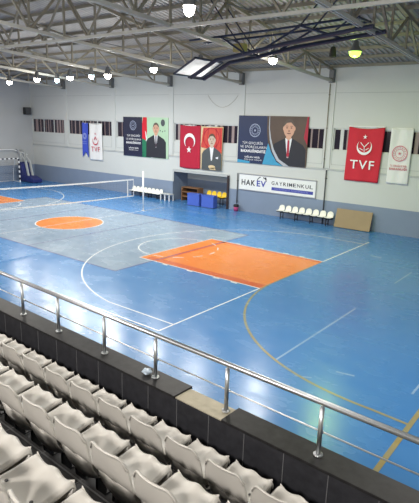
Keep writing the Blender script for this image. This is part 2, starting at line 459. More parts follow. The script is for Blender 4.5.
WARM, GRN, COOL = (1,.96,.88), (.66,1,.18), (.84,.97,1)
PW = 330
LMP = [(-26.0,11.63,7.95,'leftmost lit floodlight in the row under the trusses','lens',WARM),
       (-21.2,10.7,7.95,'second lit floodlight from the left, warm white','lens',WARM),
       (-20.9,12.0,8.0,'small cool greenish floodlight, third from the left','lens_cool',COOL),
       (-17.5,10.5,7.95,'fourth lit floodlight from the left, warm white','lens',WARM),
       (-15.9,10.8,8.0,'small cool floodlight, fifth from the left','lens_cool',COOL),
       (-14.0,10.4,7.95,'sixth lit floodlight from the left, above the blue pennant','lens',WARM),
       (-10.4,10.35,8.15,'bright floodlight left of the folded basketball backboard','lens',WARM),
       (-6.6,9.5,8.1,'bright floodlight glowing through the folded backboard','lens',WARM),
       (-3.2,10.2,8.25,'floodlight below the dark hoop arms, right of the backboard','lens',WARM),
       (.1,11.0,8.45,'rightmost floodlight, glowing yellow green','lens_green',GRN),
       (.95,-.05,8.1,'floodlight at the top edge of the view, nearest the stands','lens',WARM)]
for x, y, z, lab, lm, c in LMP:
    small = lm == 'lens_cool'
    lamp(x, y, z, lab, M[lm], PW*(.5 if small else .7 if lm == 'lens_green' else 1), c, size=.16 if small else .14 if y < 2 else .26 if lm == 'lens_green' else .2)
for i, x in enumerate((-26,-20,-14,-8,7)):
    lamp(x, 0.2 if x < 0 else 2, 8.3, 'lit floodlight over the near sideline outside the view, at %s' % ['the far left end','the left quarter','midcourt','the right quarter','the right end'][i], M['lens'], PW, WARM)
for i, x in enumerate((-12,-4,4,10)):  # unseen floodlights added behind the camera to brighten the seat backs
    lamp(x, -12.6, 7.55, 'added floodlight behind the view brightening the seat backs, %s from the left' % ORD[i], M['lens'], PW*1.0, (1,.96,.92), tilt=math.radians(50), size=.4)
for i, x in enumerate((-3.5,3,9.5)):  # unseen fill lamps added over the parapet to lift the seat pans
    lamp(x, -4.2, 8.2, 'added fill floodlight above the parapet outside the view, %s from the left' % ORD[i], M['lens'], PW*.16, (1,.97,.93), size=.3)
lamp(-1.1,11.5,8.35,'unlit black floodlight left of the yellow green lamp', None, 0, WARM, lit=False, size=.15)

# ------------------------------------------------------------------ folded basketball hoop under the roof
t = thing('ceiling_basketball_hoop', 'dark ceiling mounted basketball hoop folded up with clear backboard', 'basketball hoop', (0,7.5,0))
for s in (-.45, .45):
    MB().tube([(2.4,s*1.2,8.6), (-.8,s,8.3), (-2.5,s,8.05), (-3.8,s,7.9), (-5.1,s*.9,7.3)], .075, 10).build('lower_arm', M['navy_steel'], t)
    MB().tube([(1.9,s,8.93), (-1.3,s,8.8), (-5.15,s,8.7)], .04, 8).build('upper_arm', M['navy_steel'], t)
    MB().tube([(-.2,s,8.84), (.85,s,8.5)], .04, 8).build('strut', M['navy_steel'], t)
    MB().tube([(-.2,s,8.84), (-1.5,s,8.25)], .04, 8).build('strut', M['navy_steel'], t)
    MB().tube([(-3.6,s,8.72), (-2.45,s,8.06)], .04, 8).build('strut', M['navy_steel'], t)
    MB().tube([(1.6,s,8.92), (1.1,s,8.6)], .03, 8).build('strut', M['navy_steel'], t)
    MB().tube([(-4.4,s,10.4), (-3.5,s,9.3), (-2.45,s,8.1)], .025, 8).build('stay_rod', M['navy_steel'], t)
    MB().tube([(.8,s,9.9), (-.2,s,8.86)], .03, 8).build('stay_rod', M['navy_steel'], t)
for x, z in ((2.3,8.6), (1.85,8.92), (-.2,8.84), (-2.5,8.07), (-5.1,7.3), (-3.6,8.71)): MB().tube([(x,-.55,z), (x,.55,z)], .04, 8).build('cross_tube', M['navy_steel'], t)
MB().box((-3.0,0,8.35), (.5,.3,.3)).build('winch', M['yellowbox'], t, bevel=.03)
# backboard, lying face down at the arm tips
def bbp(u, v, o=0):        # u along the arm, v across; tilted panel
    a = V(-5.62,0,7.41); ex = V(1.2,0,.6).normalized(); nz = V(-.6,0,1.2).normalized()
    return a+ex*u+V(0,1,0)*v+nz*o
b = MB(); hw, hl = .9, 1.3
for u0_, u1_, v0_, v1_ in ((0,.06,-hw,hw), (hl-.06,hl,-hw,hw), (0,hl,-hw,-hw+.06), (0,hl,hw-.06,hw)):
    b.add([bbp(u0_,v0_,-.03), bbp(u1_,v0_,-.03), bbp(u1_,v1_,-.03), bbp(u0_,v1_,-.03), bbp(u0_,v0_,.03), bbp(u1_,v0_,.03), bbp(u1_,v1_,.03), bbp(u0_,v1_,.03)],
          [(0,3,2,1), (4,5,6,7), (0,1,5,4), (1,2,6,5), (2,3,7,6), (3,0,4,7)])
bo = b.build('backboard_frame', M['navy_steel'], t)
b = MB()
b.add([bbp(.06,-hw+.06,-.008), bbp(hl-.06,-hw+.06,-.008), bbp(hl-.06,hw-.06,-.008), bbp(.06,hw-.06,-.008), bbp(.06,-hw+.06,.008), bbp(hl-.06,-hw+.06,.008), bbp(hl-.06,hw-.06,.008), bbp(.06,hw-.06,.008)],
      [(0,3,2,1), (4,5,6,7), (0,1,5,4), (1,2,6,5), (2,3,7,6), (3,0,4,7)])
b.build('backboard', M['acrylic'], t)
# ------------------------------------------------------------------ stands (rotated a touch against the court)
RS = -.030
def ST(x, y, z): 
    c, s = math.cos(RS), math.sin(RS)
    x = x-.03*y
    return (CAM.x+c*x-s*y, CAM.y+s*x+c*y, z)
def stroot(o, x=0, y=0, z=0): o.location = ST(x,y,z); o.rotation_euler = (0,0,RS); return o
SXA, SXB = -30, 4.5
TR = [(2.68,3.46,2.36), (1.78,2.68,2.79), (.90,1.78,3.23), (.02,.90,3.74), (-.88,.02,4.2), (-1.8,-.88,4.66)]
b = MB()
for y0_, y1_, z_ in TR: b.bb((SXA,y0_-.02,z_-.5), (SXB,y1_,z_))
o = struct(stroot(b.build('floor_stand', M['granite'])))
b = MB()
for y0_, y1_, z_ in TR:
    b.bb((SXA,y1_-.035,z_), (SXB,y1_-.022,z_+.002)); 
    x = -12
    while x < SXB: b.bb((x,y0_,z_), (x+.006,y1_,z_+.0015)); x += .45
b.build('tile_joint', M['granite_joint'], o)
ZP = 2.87
PY0, PY1 = 3.45, 3.685
b = MB(); b.bb((SXA,PY0,2.3), (SXB,PY1,ZP-.03)); b.bb((SXA,PY1-.15,0), (SXB,PY1,2.31))
pw = struct(stroot(b.build('wall_parapet', M['granite'])))
b = MB(); x = -2.4-.43*30
while x < SXB: b.bb((x,PY0-.002,2.36), (x+.006,PY0,ZP-.03)); x += .43
b.build('tile_joint', M['granite_joint'], pw)
GX0, GX1 = -3.28, -2.66
for i, (a, c) in enumerate(((SXA,GX0), (GX1,SXB))):
    struct(stroot(MB().bb((a,PY0-.02,ZP-.03), (c,PY1+.03,ZP)).build('trim_%d' % (6+i), M['granite_top'], bevel=.004)))
struct(stroot(MB().bb((GX0,PY0,ZP-.032), (GX1,PY1,ZP-.018)).build('trim_8', M['mortar'])))
# litter on the coping
rnd = random.Random(3); b = MB(); 
lv = []; nn, mm = 9, 7
for j in range(mm):
    for i in range(nn):
        th = PI*j/(mm-1); ph = 2*PI*i/nn; rr_ = .045*(1+rnd.uniform(-.35,.35))
        lv.append((rr_*1.25*math.sin(th)*math.cos(ph), rr_*math.sin(th)*math.sin(ph), .036+.036*math.cos(th)*(1+rnd.uniform(-.1,.1))))
fs = [(j*nn+i, j*nn+(i+1)%nn, (j+1)*nn+(i+1)%nn, (j+1)*nn+i) for j in range(mm-1) for i in range(nn)]
b.add(lv, fs); o = stroot(b.build('crumpled_wrapper', M['litter']), -3.72, 3.56, ZP)
tag(o, 'crumpled pale plastic wrapper lying on the black parapet beside a rail post', 'wrapper')

# handrail
h = thing('handrail', 'stainless steel handrail with round posts on the black parapet', 'handrail'); stroot(h, 0, 3.58, ZP)
RA, RB = -24, 4.3
MB().tube([(RA,0,.5), (RB,0,.5)], .026, 16).build('top_rail', M['chrome'], h, True)
MB().tube([(RA,.03,.21), (RB,.03,.21)], .0085, 10).build('mid_rail', M['chrome'], h, True)
px = [-6.3+(-.95)*k for k in range(18, 0, -1)]+[-6.3,-5.43,-4.48,-3.6,-2.61,-1.6,-.6,.4,1.4,2.4,3.4]
for x in px:
    p = MB(); p.tube([(x,0,.004), (x,0,.455)], .021, 14); p.tube([(x,0,.455), (x,0,.48)], .011, 8)
    po = p.build('post', M['chrome'], h, True)
    MB().tube([(x,0,.0), (x,0,.012)], .042, 16).build('base_flange', M['chrome'], po, True)
    MB().box((x,.02,.21), (.03,.035,.03)).build('rail_clip', M['chrome'], po)

# stadium seats
def seat_shell():
    nu, nv = 26, 19; vs = []; fs = []
    prof = [(.40,-.045), (.405,-.012), (.392,.004), (.36,.003), (.30,-.008), (.22,-.020), (.14,-.022), (.08,-.012), (.035,.012), (.008,.05), (-.012,.10), (-.028,.16), (-.042,.225), (-.052,.275), (-.058,.302), (-.066,.310), (-.076,.302)]
    # resample smoothly
    P = [V(a,b_,0) for a, b_ in prof]; d = [0]
    for i in range(1, len(P)): d.append(d[-1]+(P[i]-P[i-1]).length)
    def at(s_):
        s_ *= d[-1]
        for i in range(1, len(P)):
            if s_ <= d[i] or i == len(P)-1:
                f_ = (s_-d[i-1])/(d[i]-d[i-1]); return P[i-1].lerp(P[i], min(max(f_,0),1))
    for i in range(nu):
        s_ = i/(nu-1); p = at(s_)
        back = max(0, min(1, (p.y-.03)/.25)) if p.x < .1 else 0
        pan = max(0, min(1, (p.x-.02)/.1))
        front = max(0, min(1, (p.x-.2)/.18))
        hw_ = .214-.008*front
        if back > 0: hw_ = .214-.018*back
        for j in range(nv):
            v = -1+2*j/(nv-1)
            x = v*hw_; y_ = p.x; z_ = p.y
            z_ += pan*(.018*abs(v)**4)                                  # raised side rims
            z_ += pan*front*(.010*math.exp(-(v/.2)**2)-.005*math.sin(PI*min(1,abs(v)*1.15))**2)   # ridge and thigh hollows
            y_ += front*(.006*math.cos(v*PI*2)-.015*abs(v)**6)
            if back > 0:
                y_ += .050*(abs(v)**2.2)*back**.6                     # back wraps round
                cut = max(0, abs(v)-.55)/.45
                z_ -= .095*back**2*cut**2.4                             # rounded upper corners
                z_ += 0
            if abs(v) > .93 and pan > .5: z_ -= .030                     # side flange turned down
            vs.append((x,y_,z_))
    for i in range(nu-1):
        for j in range(nv-1): fs.append((i*nv+j, (i+1)*nv+j, (i+1)*nv+j+1, i*nv+j+1))
    b = MB(); b.add(vs, fs); return b
SEATS = {}
def proto_seat():
    t = thing('stadium_seat', 'x', 'stadium seat')
    s = seat_shell().build('shell', M['seat'], t, True, solid=.012)
    s.location = (0,0,.378)
    b = MB()                                                             # lower shell bulging under the pan
    pr = [(.01,.40), (.015,.34), (.035,.26), (.08,.18), (.15,.15), (.28,.16), (.35,.24), (.375,.35)]
    nv = 9; vs = []; fs = []
    for (y_, z_) in pr:
        for j in range(nv):
            v = -1+2*j/(nv-1); vs.append((v*.19, y_+.02*v*v, z_+.05*v*v+.0))
    for i in range(len(pr)-1):
        for j in range(nv-1): fs.append((i*nv+j, i*nv+j+1, (i+1)*nv+j+1, (i+1)*nv+j))
    b.add(vs, fs); b.build('under_shell', M['seat'], t, True, solid=.006)
    for x in (-.13,.13):
        bb_ = MB(); bb_.bb((x-.02,.04,0), (x+.02,.30,.012)); bb_.bb((x-.015,.12,.012), (x+.015,.2,.18))
        bb_.build('bracket', M['bracket'], t)
    for x in (-.13,.13): MB().tube([(x,.16,.362), (x,.16,.3675)], .011, 10).build('fixing_bolt', M['bracket'], t)
    return t
P0 = proto_seat(); first = True
def place_seat(x, y, z, label):
    global first
    o = P0 if first else copy_tree(P0); first = False
    stroot(o, x, y, z); o['label'] = label; o['category'] = 'stadium seat'; o['group'] = 'white stadium seats on the stand'
rows = [('front row by the black parapet', 2.78, 2.36, -4.51-.458*3+.215, .458, -1, 9), ('middle row', 1.93, 2.79, -3.50-.453*1+.215, .453, -2, 4), ('nearest row at the lower left corner', 1.05, 3.23, -2.07-.452+.21, .452, -1, 1)]
for rn, y_, z_, xs, sp, lo, hi in rows:
    for i in range(lo-2, hi+4):
        if i < lo: lab = 'white stadium seat outside the view on the left, %s one out in the %s' % (ORD[lo-i-1], rn.split(' at')[0].split(' by')[0])
        elif i > hi: lab = 'white stadium seat outside the view on the right, %s one out in the %s' % (ORD[i-hi-1], rn.split(' at')[0].split(' by')[0])
        else: lab = '%s white stadium seat from the left in the %s' % (ORD[i-lo], rn)
        place_seat(xs+sp*i, y_, z_, lab)

# ------------------------------------------------------------------ text and banners
def text_mesh(s, size, bold=0, sx=1):
    cu = bpy.data.curves.new('t', 'FONT'); cu.body = s; cu.size = size; cu.align_x = 'CENTER'; cu.align_y = 'CENTER'; cu.offset = bold; cu.resolution_u = 4; cu.space_character = 1.18
    o = bpy.data.objects.new('t', cu); COL.objects.link(o)
    dg = bpy.context.evaluated_depsgraph_get(); dg.update()
    me = bpy.data.meshes.new_from_object(o.evaluated_get(dg))
    vs = [(v.co.x*sx, v.co.y) for v in me.vertices]; fs = [tuple(p.vertices) for p in me.polygons]
    bpy.data.objects.remove(o); bpy.data.curves.remove(cu); bpy.data.meshes.remove(me)
    return vs, fs
def add_text(b, s, cx, cz, size, y, mi=0, bold=0, width=None):
    vs, fs = text_mesh(s, size, bold)
    if width:
        xs = [v[0] for v in vs]; k_ = width/(max(xs)-min(xs)); m_ = (max(xs)+min(xs))/2; vs = [((v[0]-m_)*k_, v[1]) for v in vs]
    b.add([(cx+v[0], y, cz+v[1]) for v in vs], fs, mi)
def text_part(name, s, cx, cz, size, y, m, parent, bold=0, width=None):
    b = MB(); add_text(b, s, cx, cz, size, y, 0, bold, width); return b.build(name, m, parent)
def star(b, cx, cz, r, y, mi=0, rot=PI/2, k_=.382):
    pts = [(cx+(r if i % 2 == 0 else r*k_)*math.cos(rot+PI*i/5), cz+(r if i % 2 == 0 else r*k_)*math.sin(rot+PI*i/5)) for i in range(10)]
    for i in range(10): b.face2([(cx,cz), pts[i], pts[(i+1) % 10]], y, mi)
def crescent(b, cx, cz, r, y, mi, ang, off, ri):
    """outer disc minus an offset inner disc, opening towards ang"""
    n = 40; ox, oz = cx+off*math.cos(ang), cz+off*math.sin(ang)
    # intersection half angle
    ca = (r*r+off*off-ri*ri)/(2*r*off); ca = max(-1, min(1, ca)); ha = math.acos(ca)
    ci = (off*off+ri*ri-r*r)/(2*off*ri); ci = max(-1, min(1, ci)); hi = PI-math.acos(ci)
    O = [(cx+r*math.cos(ang+ha+(2*PI-2*ha)*k/n), cz+r*math.sin(ang+ha+(2*PI-2*ha)*k/n)) for k in range(n+1)]
    I = [(ox+ri*math.cos(ang+hi+(2*PI-2*hi)*k/n), oz+ri*math.sin(ang+hi+(2*PI-2*hi)*k/n)) for k in range(n+1)]
    for k in range(n): b.face2([O[k], O[k+1], I[k+1], I[k]], y, mi)
def ripple(a, c, w_, h_, kind):
    amp = .035*(1-c/h_*.7)
    return -.03+amp*math.sin(a*5.2/w_*1.7+kind)*.7+.012*math.sin(a*13/w_+c*2+kind)
def cloth(w_, h_, shape=None, kind=0, sag=0, nx=22, nz=26, skewl=0, skewr=0, slope=0):
    """hanging cloth, origin at the top centre, hanging down from z=0"""
    b = MB(); vs = []; fs = []
    for j in range(nz+1):
        for i in range(nx+1):
            u = i/nx; t_ = j/nz
            h2 = h_ if shape is None else shape(u, h_)
            x = -w_/2+w_*u + skewl*t_*(1-u)+skewr*t_*u
            z = -h2*t_-sag*math.sin(PI*u)*(1-t_)+slope*u
            vs.append((x, ripple(x, -z, w_, h_, kind), z))
    for j in range(nz):
        for i in range(nx): fs.append((j*(nx+1)+i, (j+1)*(nx+1)+i, (j+1)*(nx+1)+i+1, j*(nx+1)+i+1))
    b.add(vs, fs); return b
FR = -.085                      # print offset in front of hanging cloth
def banner_root(name, label, cat, x, z, group=None, w_=1.0):
    t = thing(name, label, cat, (x, Y1-.055, z), 0, group)
    MB().bb((-w_/2,-.02,-.03), (w_/2,.0549,.0)).build('hanging_batten', M['white'], t)
    return t
def person_print(t, cx, cz, s, suit, tie, skin, hair, y, z0, half, tilt=0):
    """bust of a man in a suit printed flat: cz chin height, s head half-width"""
    b = MB()
    sh = cz-.75*s
    b.face2([(cx-half,z0), (cx+half,z0), (cx+half*.98,sh-1.2*s), (cx+half*.8,sh-.45*s), (cx+.75*s,sh+.45*s), (cx-.75*s,sh+.45*s), (cx-half*.8,sh-.45*s), (cx-half*.98,sh-1.2*s)], y, 0)
    b.build('printed_suit', suit, t)
    b = MB(); b.face2([(cx-.62*s,sh+.5*s), (cx+.62*s,sh+.5*s), (cx+.12*s,max(z0,sh-2.6*s)), (cx-.12*s,max(z0,sh-2.6*s))], y-.002)
    b.build('printed_shirt', M['shirt'], t)
    b = MB(); b.face2([(cx-.17*s,sh+.18*s), (cx+.17*s,sh+.18*s), (cx+.26*s,max(z0+.02,sh-2.2*s)), (cx,max(z0,sh-2.6*s)), (cx-.22*s,max(z0+.02,sh-2.2*s))], y-.004)
    b.build('printed_tie', tie, t)
    b = MB(); b.face2([(cx-.5*s,cz+.4*s), (cx+.5*s,cz+.4*s), (cx+.48*s,sh+.45*s), (cx,sh+.15*s), (cx-.48*s,sh+.45*s)], y-.0045)
    b.ell(cx-.98*s,cz+1.25*s,.16*s,.32*s,y-.0048); b.ell(cx+.98*s,cz+1.25*s,.16*s,.32*s,y-.0048)
    b.ell(cx,cz+1.2*s,s,1.35*s,y-.006)
    b.build('printed_face', skin, t)
    b = MB(); b.face2([(cx+s*1.04*math.cos(a), cz+1.42*s+1.3*s*math.sin(a)) for a in [math.radians(5+170*k/16) for k in range(17)]]+[(cx-.8*s,cz+1.75*s), (cx-.45*s,cz+2.12*s), (cx+.3*s,cz+2.2*s), (cx+.8*s,cz+1.75*s)], y-.008)
    b.build('printed_hair', hair, t)
    b = MB()
    for q in (-.4,.4): b.ell(cx+q*s,cz+1.35*s,.17*s,.09*s,y-.009); b.face2([(cx+q*s-.24*s,cz+1.58*s), (cx+q*s+.24*s,cz+1.58*s), (cx+q*s+.2*s,cz+1.66*s), (cx+q*s-.2*s,cz+1.66*s)], y-.009)
    b.face2([(cx-.16*s,cz+.78*s), (cx+.16*s,cz+.78*s), (cx+.06*s,cz+1.0*s), (cx-.06*s,cz+1.0*s)], y-.009)
    b.ell(cx,cz+.48*s,.36*s,.08*s,y-.009)
    b.build('printed_features', M['facemark'], t)
def emblem(t, cx, cz, r, y, m):
    b = MB(); b.ring2(cx,cz,r*.9,r,y); b.ring2(cx,cz,r*.52,r*.58,y); star(b,cx,cz,r*.25,y)
    for k in range(16):
        a = 2*PI*k/16; star(b, cx+r*.74*math.cos(a), cz+r*.74*math.sin(a), r*.1, y)
    b.build('emblem', m, t)

# swallow-tailed blue pennant
t = banner_root('pennant_banner', 'narrow blue swallow tailed pennant hanging left of the white TVF banner', 'banner', -25.42, 5.2, None, .7)
cloth(.78, 2.75, shape=lambda u, h: h-.42*(1-abs(2*u-1)), kind=1, nz=24, nx=20).build('cloth', M['pennant'], t, True, solid=.004)
b = MB(); b.ring2(0,-1.05,.2,.25,FR); b.ring2(0,-1.05,.09,.13,FR)
for k in range(8): b.ell(.165*math.cos(PI*k/4),-1.05+.165*math.sin(PI*k/4),.03,.03,FR,n=8)
add_text(b,'GENÇLİK VE SPOR',0,-1.5,.1,FR,0,.002,.6); add_text(b,'BAKANLIĞI',0,-1.64,.1,FR,0,.002,.5)
b.build('print', M['pennant_print'], t)
# white TVF banner
t = banner_root('hanging_banner', 'white cloth banner with red TVF print beside the blue pennant', 'banner', -24.1, 5.2)
cloth(1.55, 2.9, kind=2, sag=.08).build('cloth', M['whitecloth'], t, True, solid=.004)
b = MB(); crescent(b,0,-1.35,.36,FR,0,PI/2,.06,.325); star(b,0,-.82,.1,FR)
b.bar((-.15,FR,-1.3),(0,FR,-1.05),.02,.05); b.bar((0,FR,-1.05),(.15,FR,-1.3),.02,.05)
b.build('print', M['printred'], t); b = MB(); add_text(b,'TVF',0,-2.05,.56,FR,0,.002,1.05); b.build('lettering', M['printred'], t)
# red TVF banner
t = banner_root('hanging_banner', 'red cloth banner with white TVF lettering above the plywood board', 'banner', -1.8, 5.55)
cloth(2.0, 2.9, kind=.5, sag=.1, skewl=-.03, skewr=-.1).build('cloth', M['tvfred'], t, True, solid=.004)
b = MB(); crescent(b,-.02,-1.05,.42,FR,0,PI/2,.08,.365); star(b,-.02,-.52,.13,FR)
for a, c in (((-.22,-.82),(0,-1.05)), ((0,-1.05),(.24,-.8)), ((0,-1.05),(.02,-1.3)), ((-.26,-1.12),(-.06,-1.22)), ((.26,-1.1),(.08,-1.2))):
    b.bar((a[0]-.02,FR,a[1]),(c[0]-.02,FR,c[1]),.02,.035)
b.build('print', M['printwhite'], t); b = MB(); add_text(b,'TVF',-.06,-2.02,.66,FR,0,.006,1.35); b.build('lettering', M['printwhite'], t)
MB().bb((-1.0,-.04,-.01),(1.0,-.02,.05)).build('top_hem', M['whitecloth'], t)
# white banner at the right
t = banner_root('hanging_banner', 'white cloth banner with pale red round emblem near the right edge', 'banner', .1, 5.55)
cloth(1.12, 2.85, kind=2.4, sag=.03, nz=28).build('cloth', M['whitecloth'], t, True, solid=.004)
emblem(t, 0, -1.28, .4, FR, M['emblem_red'])
b = MB(); add_text(b,'T.C. GENÇLİK VE SPOR',0,-1.92,.13,FR,0,.003,.85); b.build('lettering', M['printred'], t); b = MB(); add_text(b,'BAKANLIĞI',0,-2.08,.15,FR,0,.004,.9); b.build('lettering', M['printred'], t)
# crimson flag
t = banner_root('national_flag', 'crimson flag with white crescent and star hanging over the recess', 'flag', -14.17, 5.3)
cloth(1.85, 2.85, kind=1.2, sag=.03, shape=lambda u, h: h+.06*math.sin(PI*u)).build('cloth', M['flagcrimson'], t, True, solid=.004)
b = MB(); crescent(b,-.0,-1.02,.5,FR,0,-PI/2,.13,.40); star(b,-.04,-1.62,.24,FR,rot=PI/2); b.build('crescent_and_star', M['printwhite'], t)
# portrait banner with red drape
t = banner_root('portrait_banner', 'tall cloth portrait banner of a suited person before red drapes, beside the crimson flag', 'banner', -12.28, 5.28)
cloth(1.85, 2.86, kind=3, sag=.02, skewr=-.08).build('cloth', M['cream'], t, True, solid=.004)
b = MB(); b.face2([(-.88,-1.35),(-.7,-.1),(.88,-.06),(.88,-1.7),(0,-1.5)],FR); b.build('printed_drape', M['flagorange'], t)
b = MB(); b.ring2(0,-.75,.62,.68,FR-.001); 
for q in (-.62,-.3,.35,.66): b.face2([(q,-.1),(q+.05,-.1),(q*1.2+.03,-1.4),(q*1.2-.02,-1.4)],FR-.001)
b.build('printed_fold', M['flagcrimson'], t)
person_print(t, .05, -1.24, .29, M['suitgrey'], M['shirt'], M['skin2'], M['hairdark'], FR-.003, -2.83, .84)
b = MB(); b.ell(.1,-2.62,.3,.12,FR-.012); b.face2([(-.1,-2.7),(.35,-2.64),(.45,-2.8),(-.05,-2.8)],FR-.012); b.build('printed_hand', M['cream'], t)
b = MB(); b.face2([(.4,-1.98),(.62,-1.92),(.6,-2.08),(.44,-2.06)],FR-.011); b.build('printed_pocket_square', M['shirt'], t)
# large navy banner with flags, left
t = thing('poster_banner', 'large banner with navy text panel, striped flag and dark suited man on mint', 'banner', (-18.55,Y1-.055,2.9))
MB().bb((-2.32,-.01,0),(2.32,.0549,2.86)).build('panel', M['pgreen'], t)
b = MB(); b.face2([(-2.32,0),(-.28,0),(-.28,2.86),(-2.32,2.86)],-.014); b.build('text_panel', M['navy'], t)
b = MB()
for k in range(7): b.ring2(-2.0+.3*k,.22,.1,.13,-.016,n=12)
b.face2([(-2.32,0),(-.28,0),(-.28,.06),(-2.32,.06)],-.0155); b.build('pattern_strip', M['navy2'], t)
emblem(t,-1.25,2.25,.34,-.018,M['emblem'])
b = MB(); add_text(b,"TÜM GENÇLERİN",-1.22,1.5,.2,-.018,0,0,1.4); b.build('lettering', M['printwhite'], t)
b = MB(); add_text(b,'VE SPORCULARIN',-1.22,1.24,.2,-.018,0,0,1.6); b.build('lettering', M['printwhite'], t)
b = MB(); add_text(b,'BAKANLIĞINDAYIZ',-1.22,.98,.2,-.018,0,.008,1.55); b.build('lettering', M['printwhite'], t)
b = MB(); add_text(b,'SAĞLIKLI NESİL',-1.2,.6,.12,-.018,0,.003,1.05); b.build('lettering', M['printwhite'], t)
b = MB(); add_text(b,'İÇİN SPOR YAPALIM',-1.2,.45,.1,-.018,0,0,1.0); b.build('lettering', M['printwhite'], t)
b = MB(); b.face2([(-.28,1.2),(-.1,1.1),(.16,1.3),(.1,2.86),(-.2,2.86),(-.28,2.4)],-.014); b.face2([(.1,2.86),(.2,2.86),(.22,1.9),(.16,1.3)],-.0145); b.build('printed_red_flag', M['red'], t)
b = MB(); b.face2([(-.28,0),(.3,0),(.14,.9),(.02,1.25),(-.28,1.35)],-.016); b.face2([(.3,0),(.62,0),(.22,.9),(.16,1.2),(.05,1.2)],-.0165); b.build('printed_green_flag', M['green'], t)
b = MB(); b.face2([(.62,0),(.85,0),(.36,.75),(.22,1.25),(.12,1.8),(.02,1.9),(.16,1.0)],-.018); b.build('printed_white_stripe', M['shirt'], t)
person_print(t, 1.13, 1.72, .29, M['suit'], M['tiedark'], M['skin'], M['hair'], -.02, .02, 1.0)
b = MB(); b.ell(1.8,2.5,.2,.24,-.016); b.ell(1.55,1.95,.05,.05,-.016,n=8); b.ell(1.78,1.9,.05,.05,-.016,n=8); b.ell(2.0,1.95,.05,.05,-.016,n=8); b.build('printed_crest', M['suitgrey'], t)
# large blue banner with suited man, right
t = thing('poster_banner', 'large banner with dark blue text panel and smiling man in red tie on brown', 'banner', (-7.72,Y1-.055,3.12))
MB().bb((-2.45,-.01,0),(2.45,.0549,2.9)).build('panel', M['brown'], t)
b = MB(); b.face2([(-2.45,0),(.5,0),(.1,.5),(-.2,1.2),(-.33,2.0),(-.35,2.9),(-2.45,2.9)],-.014); b.build('text_panel', M['bluepanel'], t)
b = MB(); b.face2([(-.55,0),(.9,0),(.45,.22),(.05,.75),(-.2,1.3)],-.0155); b.build('light_swoosh', M['cyan'], t); b = MB(); b.face2([(-2.45,0),(-1.5,0),(-1.5,.12),(-2.45,.2)],-.0155); b.build('light_swoosh', M['cyan'], t)
b = MB(); C1 = [(.95,0),(.45,.3),(.1,.85),(-.1,1.5),(-.2,2.2),(-.2,2.9)]; C2 = [(1.35,0),(.62,.38),(.22,.95),(-.02,1.6),(-.14,2.2),(-.16,2.9)]
for k in range(5): b.face2([C1[k],C2[k],C2[k+1],C1[k+1]],-.0175)
b.build('silver_curve', M['silver'], t)
b = MB(); b.face2([(2.2,1.7),(2.45,1.3),(2.45,2.9),(2.36,2.9)],-.0135); b.build('printed_red_edge', M['tiered'], t)
emblem(t,-1.2,2.02,.4,-.018,M['emblem'])
b = MB(); add_text(b,"TÜM GENÇLERİN",-1.35,1.24,.22,-.018,0,0,1.5); b.build('lettering', M['printwhite'], t)
b = MB(); add_text(b,'VE SPORCULARIN',-1.28,1.0,.22,-.018,0,0,1.95); b.build('lettering', M['printwhite'], t)
b = MB(); add_text(b,'BAKANLIĞINDAYIZ',-1.28,.75,.22,-.018,0,.01,1.85); b.build('lettering', M['printwhite'], t)
b = MB(); add_text(b,'SAĞLIKLI NESİL',-1.32,.38,.13,-.018,0,.003,1.15); b.build('lettering', M['printwhite'], t)
b = MB(); add_text(b,'İÇİN SPOR YAPALIM',-1.28,.22,.12,-.018,0,0,1.3); b.build('lettering', M['printwhite'], t)
person_print(t, 1.2, 1.74, .37, M['suit'], M['tiered'], M['skin'], M['hair'], -.012, .02, 1.2)
# sponsor sign
t = thing('wall_sign', 'white rectangular sign reading HAK EV GAYRIMENKUL above the white bench seats', 'sign', (-7.25,Y1-.03,1.42))
MB().bb((-2.72,-.02,0),(2.72,.01,.98)).build('panel', M['signwhite'], t, bevel=.004)
b = MB()
for a, c in (((-2.76,-.03,-.04),(2.76,.012,.02)), ((-2.76,-.03,.96),(2.76,.012,1.02)), ((-2.76,-.03,0),(-2.72,.012,1)), ((2.72,-.03,0),(2.76,.012,1))): b.bb(a,c)
b.build('frame', M['chrome'], t)
text_part('lettering','HAK',-2.0,.46,.48,-.024,M['signblack'],t,.012,1.05)
text_part('lettering','EV',-1.02,.46,.5,-.024,M['signblue'],t,.014,.68)
b = MB(); xx = -.28
for ch in 'GAYRIMENKUL':
    wd_ = .06 if ch == 'I' else .215
    add_text(b, ch, xx+wd_/2, .6, .30, -.024, 0, .004, wd_); xx += wd_+.062
b.build('lettering', M['signblack'], t)
MB().face2([(-.26,.17),(2.58,.17),(2.58,.36),(-.26,.36)],-.024).build('stripe', M['signblue'], t)
text_part('lettering','GAYRIMENKUL DANIŞMANLIK',1.1,.265,.13,-.027,M['signpaleblue'],t,0,2.3)
b = MB(); b.ring2(-1.0,.55,.33,.38,-.0235,a0=math.radians(15),a1=math.radians(75),n=10); b.ring2(-1.0,.55,.33,.38,-.0235,a0=math.radians(105),a1=math.radians(165),n=10)
b.face2([(-.95,.78),(-.7,.92),(-.62,.74),(-.8,.82)],-.0236); b.build('logo', M['signblack'], t)

